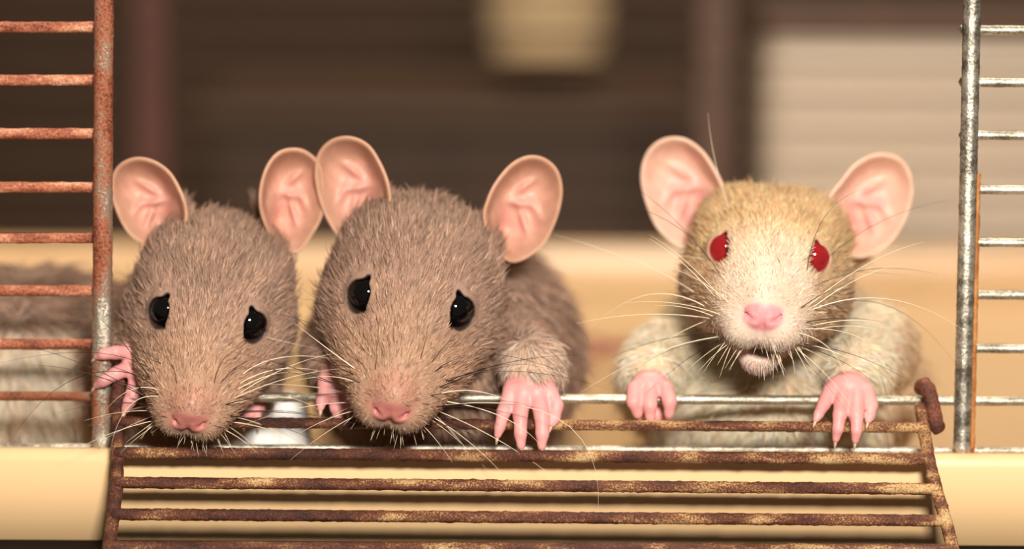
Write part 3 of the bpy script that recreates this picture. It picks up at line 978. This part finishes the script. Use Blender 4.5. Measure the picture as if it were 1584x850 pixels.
    for (x0, y0, xm, ym, x1, y1, dY, r, mt) in spec.get('long_whiskers', ()):
        cand = np.nonzero((np.abs(spx - x0) < 5) & (np.abs(spy - y0) < 5))[0]
        if len(cand) == 0: continue
        a = V[cand[np.argmin(V[cand, 1])]]
        b = P(x1, y1, a[1] + dY); m_ = P(xm, ym, a[1] + dY*0.35 - 8)
        whisker(a, b, m_*2 - (a + b)/2 - (a + b)/2, r, mt) if False else whisker(a, b, (m_ - (a + b)/2)*1.6, r, mt)
    for k in range(22):      # short pale bristles along the upper lip and chin
        a = wr.uniform(-1, 1)
        p = surf((a*52, 170 - 26*abs(a), -106))
        d = R @ np.array([a*0.75 + 0.15*wr.normal(), 0.45, -0.9 + 0.2*wr.normal()]); d /= np.linalg.norm(d)
        Lw = wr.uniform(22, 62)*(0.6 + 0.6*abs(a))
        whisker(p - d*2, p + d*Lw, (R @ np.array([a*0.3, 0.3, 0]))*Lw*0.18, 0.75, 'whisker_pale')
    # ---- tail lying on the tray floor behind
    tp = spec['tail']
    pts = spline([np.array([x, y, floor_z + z]) for x, y, z in tp], 40)
    V_, F_ = tube(pts, np.linspace(26, 6, 40), 12, 0.02, 4)
    tl = mesh_obj('tail', V_, F_, M['skin'], root, attrs={'skin': np.tile(cl['paw']*0.8, (len(V_), 1))}, origin=pts[0])
    return root

# ---- coats
def brown_coat(belly_from=None):
    base, warm, pale, dark = lin(184, 152, 132), lin(202, 164, 136), lin(236, 212, 188), lin(158, 128, 110)
    def f(V, q, N, hw):
        n1 = vnoise(V, 90, 51)
        c = np.tile(base, (len(V), 1))
        mix = lambda c, b, w: c*(1 - w[:, None]) + b*w[:, None]
        c = mix(c, warm, smooth01(q[:, 1], -20, 120)*0.8)
        c = mix(c, dark, smooth01(-q[:, 1], 60, 220)*0.45)
        c = mix(c, pale, smooth01(-q[:, 2], 84, 112)*smooth01(q[:, 1], 110, 150)*0.9)      # lips
        c = c*(1 + 0.06*n1)[:, None]
        if belly_from is not None: c = belly_from(c, V, q, N)
        return c
    return f

paw_pink = lin(240, 168, 164)
col_brown = dict(nose=lin(194, 122, 112), bridge=lin(192, 140, 118), paw=paw_pink, lid=lin(70, 52, 46), ear=lin(200, 152, 128), ear_in=lin(228, 168, 152), ear_rim=lin(202, 156, 128))
col_beige = dict(nose=lin(240, 158, 160), bridge=lin(246, 206, 186), paw=paw_pink, lid=lin(190, 140, 122), ear=lin(232, 190, 168), ear_in=lin(236, 176, 164), ear_rim=lin(238, 198, 174))

def wh_brown(row, r_): return 'whisker_dark' if row < 2 and r_.random() < 0.75 else ('whisker_pale' if r_.random() < 0.85 else 'whisker_dark')
def wh_beige(row, r_): return 'whisker_pale' if r_.random() < 0.65 else 'whisker_dark'

# ---- the middle rat
def mid_belly(c, V, q, N):
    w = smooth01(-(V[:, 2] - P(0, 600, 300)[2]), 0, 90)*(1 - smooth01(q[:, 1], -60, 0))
    arm = lin(236, 206, 184)
    # pale forearm above the right paw
    a = P(826, 572, 90)
    wa = 1 - smooth01(np.linalg.norm((V - a)*np.array([1, 0.5, 1]), axis=1), 38, 62)
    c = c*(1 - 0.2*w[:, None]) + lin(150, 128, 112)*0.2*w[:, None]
    return c*(1 - wa[:, None]) + arm*wa[:, None]
build_rat('brown_rat', dict(
    label='larger grey brown rat between two others, both forepaws on the bars',
    fur_label='short grey brown fur', seed=3,
    eyes=(636, 466, 55), yaw=math.radians(0.5), pitch=math.radians(-27), roll=math.radians(9), scale=1.0, wide=1.12,
    body=[(690, 590, 470, 222, 320, 190), (700, 590, 800, 205, 240, 180)],
    neck=(675, 520, 330), neck_r=165, hairs=200000,
    tail=[(-80, 1000, 60), (-160, 1200, 20), (-60, 1450, 10), (120, 1600, 10), (260, 1850, 10)],
    colors=col_brown, coat=brown_coat(mid_belly), eye_mat='eye_black', wh=wh_brown,
    arms=[
        dict(arm=[(800, 545, 240, 62), (824, 565, 110, 40), (822, 588, 70, 30)],
             palm=[(818, 600, 62, 40, 22, 26)],
             fingers=[[(790, 606, 58, 13), (779, 638, 38, 11), (773, 662, 22, 8.5), (770, 674, 20, 6)],
                      [(808, 614, 50, 14), (805, 645, 28, 11.5), (805, 672, 18, 10), (806, 690, 14, 7)],
                      [(832, 614, 50, 14), (838, 645, 28, 12), (839, 672, 18, 10.5), (838, 691, 14, 7)],
                      [(850, 606, 58, 13), (861, 628, 46, 11), (858, 648, 34, 9), (854, 656, 30, 6.5)]]),
        dict(arm=[(520, 540, 260, 56), (522, 565, 150, 36), (518, 582, 100, 24)],
             palm=[(514, 592, 84, 24, 18, 24)],
             fingers=[[(504, 602, 80, 11), (497, 620, 74, 9), (496, 632, 68, 6)],
                      [(516, 606, 78, 12), (520, 632, 66, 10), (525, 652, 56, 6)],
                      [(530, 604, 82, 11), (536, 622, 76, 9), (538, 636, 70, 6)]]),
    ],
    long_whiskers=[(695, 645, 735, 688, 752, 722, -30, 1.0, 'whisker_pale'),
        (684, 652, 713, 690, 722, 720, -40, 0.9, 'whisker_pale'),
        (696, 625, 785, 645, 838, 692, -20, 1.0, 'whisker_pale'),
        (688, 606, 735, 603, 790, 622, -10, 1.1, 'whisker_pale'),
        (676, 572, 760, 540, 905, 592, 60, 0.7, 'whisker_dark'),
        (690, 588, 800, 570, 940, 602, 70, 0.7, 'whisker_dark'),
        (545, 566, 500, 535, 455, 500, 40, 1.1, 'whisker_pale'),
        (556, 560, 500, 505, 415, 485, 60, 0.7, 'whisker_dark'),
        (562, 540, 520, 488, 465, 445, 60, 0.7, 'whisker_dark'),
        (577, 568, 584, 535, 573, 502, -20, 0.6, 'whisker_dark'),
        (655, 552, 660, 520, 664, 495, -20, 0.6, 'whisker_dark'),
        (672, 556, 700, 522, 735, 495, 0, 0.6, 'whisker_dark'),
        (690, 632, 890, 640, 925, 795, -30, 0.7, 'whisker_pale'),
        (690, 650, 770, 700, 768, 790, -60, 0.6, 'whisker_pale'),
        (548, 590, 500, 580, 420, 600, 60, 0.8, 'whisker_pale'),
        (690, 600, 770, 560, 860, 575, 40, 0.6, 'whisker_dark'),
        (780, 390, 740, 330, 690, 372, -30, 0.5, 'whisker_dark')],
    ears=[dict(side=-1, outline=[(530, 368), (505, 330), (492, 285), (494, 245), (512, 222), (540, 216), (567, 228), (585, 255), (597, 285), (600, 315), (592, 345), (562, 374)]),
          dict(side=1, outline=[(795, 403), (835, 380), (857, 340), (866, 300), (860, 268), (842, 250), (818, 246), (793, 258), (770, 285), (757, 312), (752, 338), (765, 378)])],
))

# ---- the left rat
def left_belly(c, V, q, N):
    hz = P(70, 478, 480)[2]
    w = smooth01(-(V[:, 2] - hz), -10, 30)*smooth01(-(V[:, 0]), -P(165, 500, 400)[0], -P(120, 500, 400)[0])*smooth01(V[:, 1], 120, 220)
    return c*(1 - w[:, None]) + lin(255, 232, 208)*w[:, None]
build_rat('brown_rat', dict(
    label='grey brown rat with a pale belly, one forepaw gripping the rusted upright',
    fur_label='short grey brown fur', seed=5,
    eyes=(322, 489, 60), yaw=math.radians(-2.5), pitch=math.radians(-29), roll=math.radians(10), scale=0.93, wide=1.09,
    body=[(40, 575, 500, 250, 210, 160), (270, 560, 400, 150, 190, 150)],
    neck=(300, 530, 330), neck_r=140, hairs=180000,
    tail=[(-1000, 560, 60), (-1120, 640, 20), (-1180, 800, 10), (-1120, 1000, 10), (-1000, 1200, 10)],
    colors=col_brown, coat=brown_coat(left_belly), eye_mat='eye_black', wh=wh_brown,
    arms=[
        dict(arm=[(240, 500, 250, 46), (212, 530, 140, 30), (206, 545, 105, 22)],
             palm=[(208, 562, 86, 20, 18, 30)],
             fingers=[[(200, 545, 80, 12), (178, 546, 60, 10.5), (160, 548, 58, 9), (150, 552, 64, 6)],
                      [(204, 568, 78, 13), (180, 578, 60, 11), (160, 590, 56, 9.5), (149, 597, 62, 6)],
                      [(212, 582, 74, 13), (207, 606, 58, 12), (200, 622, 50, 10), (194, 634, 48, 7)]]),
        dict(arm=[(370, 570, 280, 44), (386, 610, 200, 28), (390, 622, 160, 20)],
             palm=[(392, 630, 140, 20, 16, 14)],
             fingers=[[(384, 632, 130, 9), (380, 645, 120, 7), (378, 656, 116, 5)],
                      [(396, 634, 130, 9), (398, 648, 120, 7), (398, 660, 116, 5)]]),
    ],
    long_whiskers=[(246, 560, 205, 535, 130, 532, 30, 0.7, 'whisker_dark'),
        (236, 572, 150, 540, 0, 562, 60, 0.6, 'whisker_dark'),
        (230, 584, 110, 575, 12, 690, 20, 0.7, 'whisker_dark'),
        (376, 590, 440, 566, 520, 582, 40, 0.9, 'whisker_pale'),
        (372, 600, 420, 578, 470, 577, 30, 0.9, 'whisker_pale'),
        (380, 575, 440, 548, 540, 560, 50, 1.0, 'whisker_pale'),
        (270, 590, 262, 552, 225, 540, -10, 0.6, 'whisker_dark'),
        (335, 590, 345, 552, 375, 540, -10, 0.6, 'whisker_dark'),
        (345, 590, 375, 560, 430, 548, 10, 0.6, 'whisker_dark'),
        (240, 600, 200, 600, 160, 640, -10, 0.7, 'whisker_pale'),
        (365, 620, 440, 610, 500, 640, 20, 0.8, 'whisker_pale'),
        (240, 610, 195, 625, 170, 700, -20, 0.7, 'whisker_pale')],
    ears=[dict(side=-1, outline=[(236, 380), (204, 362), (184, 328), (175, 290), (184, 262), (207, 249), (233, 252), (258, 268), (275, 295), (285, 325), (282, 352), (260, 380)]),
          dict(side=1, dy=10, outline=[(455, 390), (480, 362), (496, 330), (498, 290), (492, 258), (475, 240), (455, 234), (432, 240), (415, 262), (406, 295), (408, 330), (425, 368)])],
))

# ---- the right rat
def beige_coat(V, q, N, hw):
    beige, cream, cheek, white, side = lin(228, 194, 150), lin(248, 220, 198), lin(222, 188, 156), lin(255, 230, 200), lin(214, 184, 150)
    mix = lambda c, b, w: c*(1 - w[:, None]) + b*w[:, None]
    c = np.tile(beige, (len(V), 1))
    c = mix(c, cheek, smooth01(np.abs(q[:, 0]), 60, 110)*smooth01(-q[:, 2], -10, 60))
    c = mix(c, cream, smooth01(q[:, 1], 0, 110)*(1 - smooth01(np.abs(q[:, 0]), 50, 105)))
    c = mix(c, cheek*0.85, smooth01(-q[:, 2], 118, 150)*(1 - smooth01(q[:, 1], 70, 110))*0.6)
    body = 1 - hw
    c = mix(c, lin(250, 216, 200), smooth01(-q[:, 2], 122, 134)*smooth01(q[:, 1], 60, 100)*hw)      # chin
    c = mix(c, white, body)
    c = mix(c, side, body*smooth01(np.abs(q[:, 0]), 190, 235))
    return c*(1 + 0.05*vnoise(V, 80, 61))[:, None]
build_rat('beige_rat', dict(
    label='beige rat with red eyes and a cream muzzle, both forepaws draped over the steel bar',
    fur_label='short beige and cream fur', seed=8,
    eyes=(1190, 392, 135), yaw=math.radians(5.5), pitch=math.radians(-3), roll=math.radians(4.3), scale=1.02, wide=1.02, jaw=38, nose_drop=3, slit=24, eye_r=28, gaze=(0.20, 0.96, 0.12),
    body=[(1192, 640, 500, 245, 320, 135), (1200, 640, 850, 210, 240, 140)],
    neck=(1190, 520, 400), neck_r=150, hairs=180000, dark_hairs=0.015, hair_r=0.72,
    tail=[(450, 1050, 60), (520, 1250, 20), (420, 1500, 10), (300, 1650, 10), (160, 1900, 10)],
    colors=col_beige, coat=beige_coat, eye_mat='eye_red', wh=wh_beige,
    arms=[
        dict(arm=[(1030, 560, 320, 70), (1006, 580, 190, 42), (1004, 590, 140, 28)],
             palm=[(1006, 596, 112, 32, 22, 22), (1010, 642, 128, 26, 16, 16)],
             fingers=[[(982, 602, 92, 13), (980, 622, 78, 11.5), (986, 640, 82, 8), (988, 646, 86, 5.5)],
                      [(1006, 606, 88, 13), (1005, 628, 74, 11.5), (1006, 646, 76, 8), (1007, 654, 78, 5.5)],
                      [(1030, 602, 92, 13), (1036, 622, 78, 11.5), (1035, 640, 82, 8), (1034, 647, 86, 5.5)]]),
        dict(arm=[(1350, 540, 310, 74), (1328, 575, 180, 44), (1314, 588, 120, 28)],
             palm=[(1312, 600, 88, 36, 22, 24)],
             fingers=[[(1284, 604, 78, 12), (1274, 626, 58, 10.5), (1266, 642, 38, 8), (1262, 650, 32, 5.5)],
                      [(1304, 612, 72, 13.5), (1299, 642, 30, 11), (1296, 664, 22, 9), (1293, 680, 24, 6)],
                      [(1326, 612, 72, 13.5), (1325, 642, 30, 11.5), (1325, 666, 22, 9), (1323, 682, 24, 6)],
                      [(1342, 606, 80, 12), (1348, 628, 58, 10.5), (1346, 644, 38, 8), (1343, 652, 32, 5.5)]]),
    ],
    long_whiskers=[(1085, 470, 1000, 448, 915, 507, 60, 1.0, 'whisker_pale'),
        (1070, 450, 980, 400, 855, 362, 90, 0.8, 'whisker_pale'),
        (1110, 420, 1030, 330, 890, 308, 60, 0.6, 'whisker_dark'),
        (1095, 400, 1010, 305, 925, 262, 60, 0.6, 'whisker_dark'),
        (1262, 476, 1380, 455, 1500, 518, 60, 1.0, 'whisker_pale'),
        (1252, 415, 1275, 325, 1345, 290, 30, 0.6, 'whisker_dark'),
        (1285, 400, 1370, 335, 1480, 308, 60, 0.6, 'whisker_dark'),
        (1125, 320, 1105, 250, 1095, 175, -20, 0.9, 'whisker_pale'),
        (1290, 470, 1390, 470, 1482, 570, 40, 0.6, 'whisker_dark'),
        (1240, 520, 1290, 540, 1312, 602, -20, 0.8, 'whisker_pale'),
        (1265, 440, 1350, 412, 1450, 425, 50, 0.6, 'whisker_dark'),
        (1250, 505, 1340, 520, 1400, 590, 20, 0.6, 'whisker_pale'),
        (1090, 500, 1040, 520, 985, 560, 10, 0.7, 'whisker_pale')],
    ears=[dict(side=-1, outline=[(1056, 378), (1022, 355), (1003, 315), (995, 275), (1003, 240), (1025, 220), (1055, 218), (1082, 235), (1103, 265), (1116, 295), (1114, 328), (1090, 364)]),
          dict(side=1, outline=[(1332, 396), (1370, 378), (1395, 345), (1409, 300), (1403, 265), (1385, 246), (1355, 243), (1325, 258), (1302, 285), (1285, 310), (1287, 342), (1308, 382)])],
))
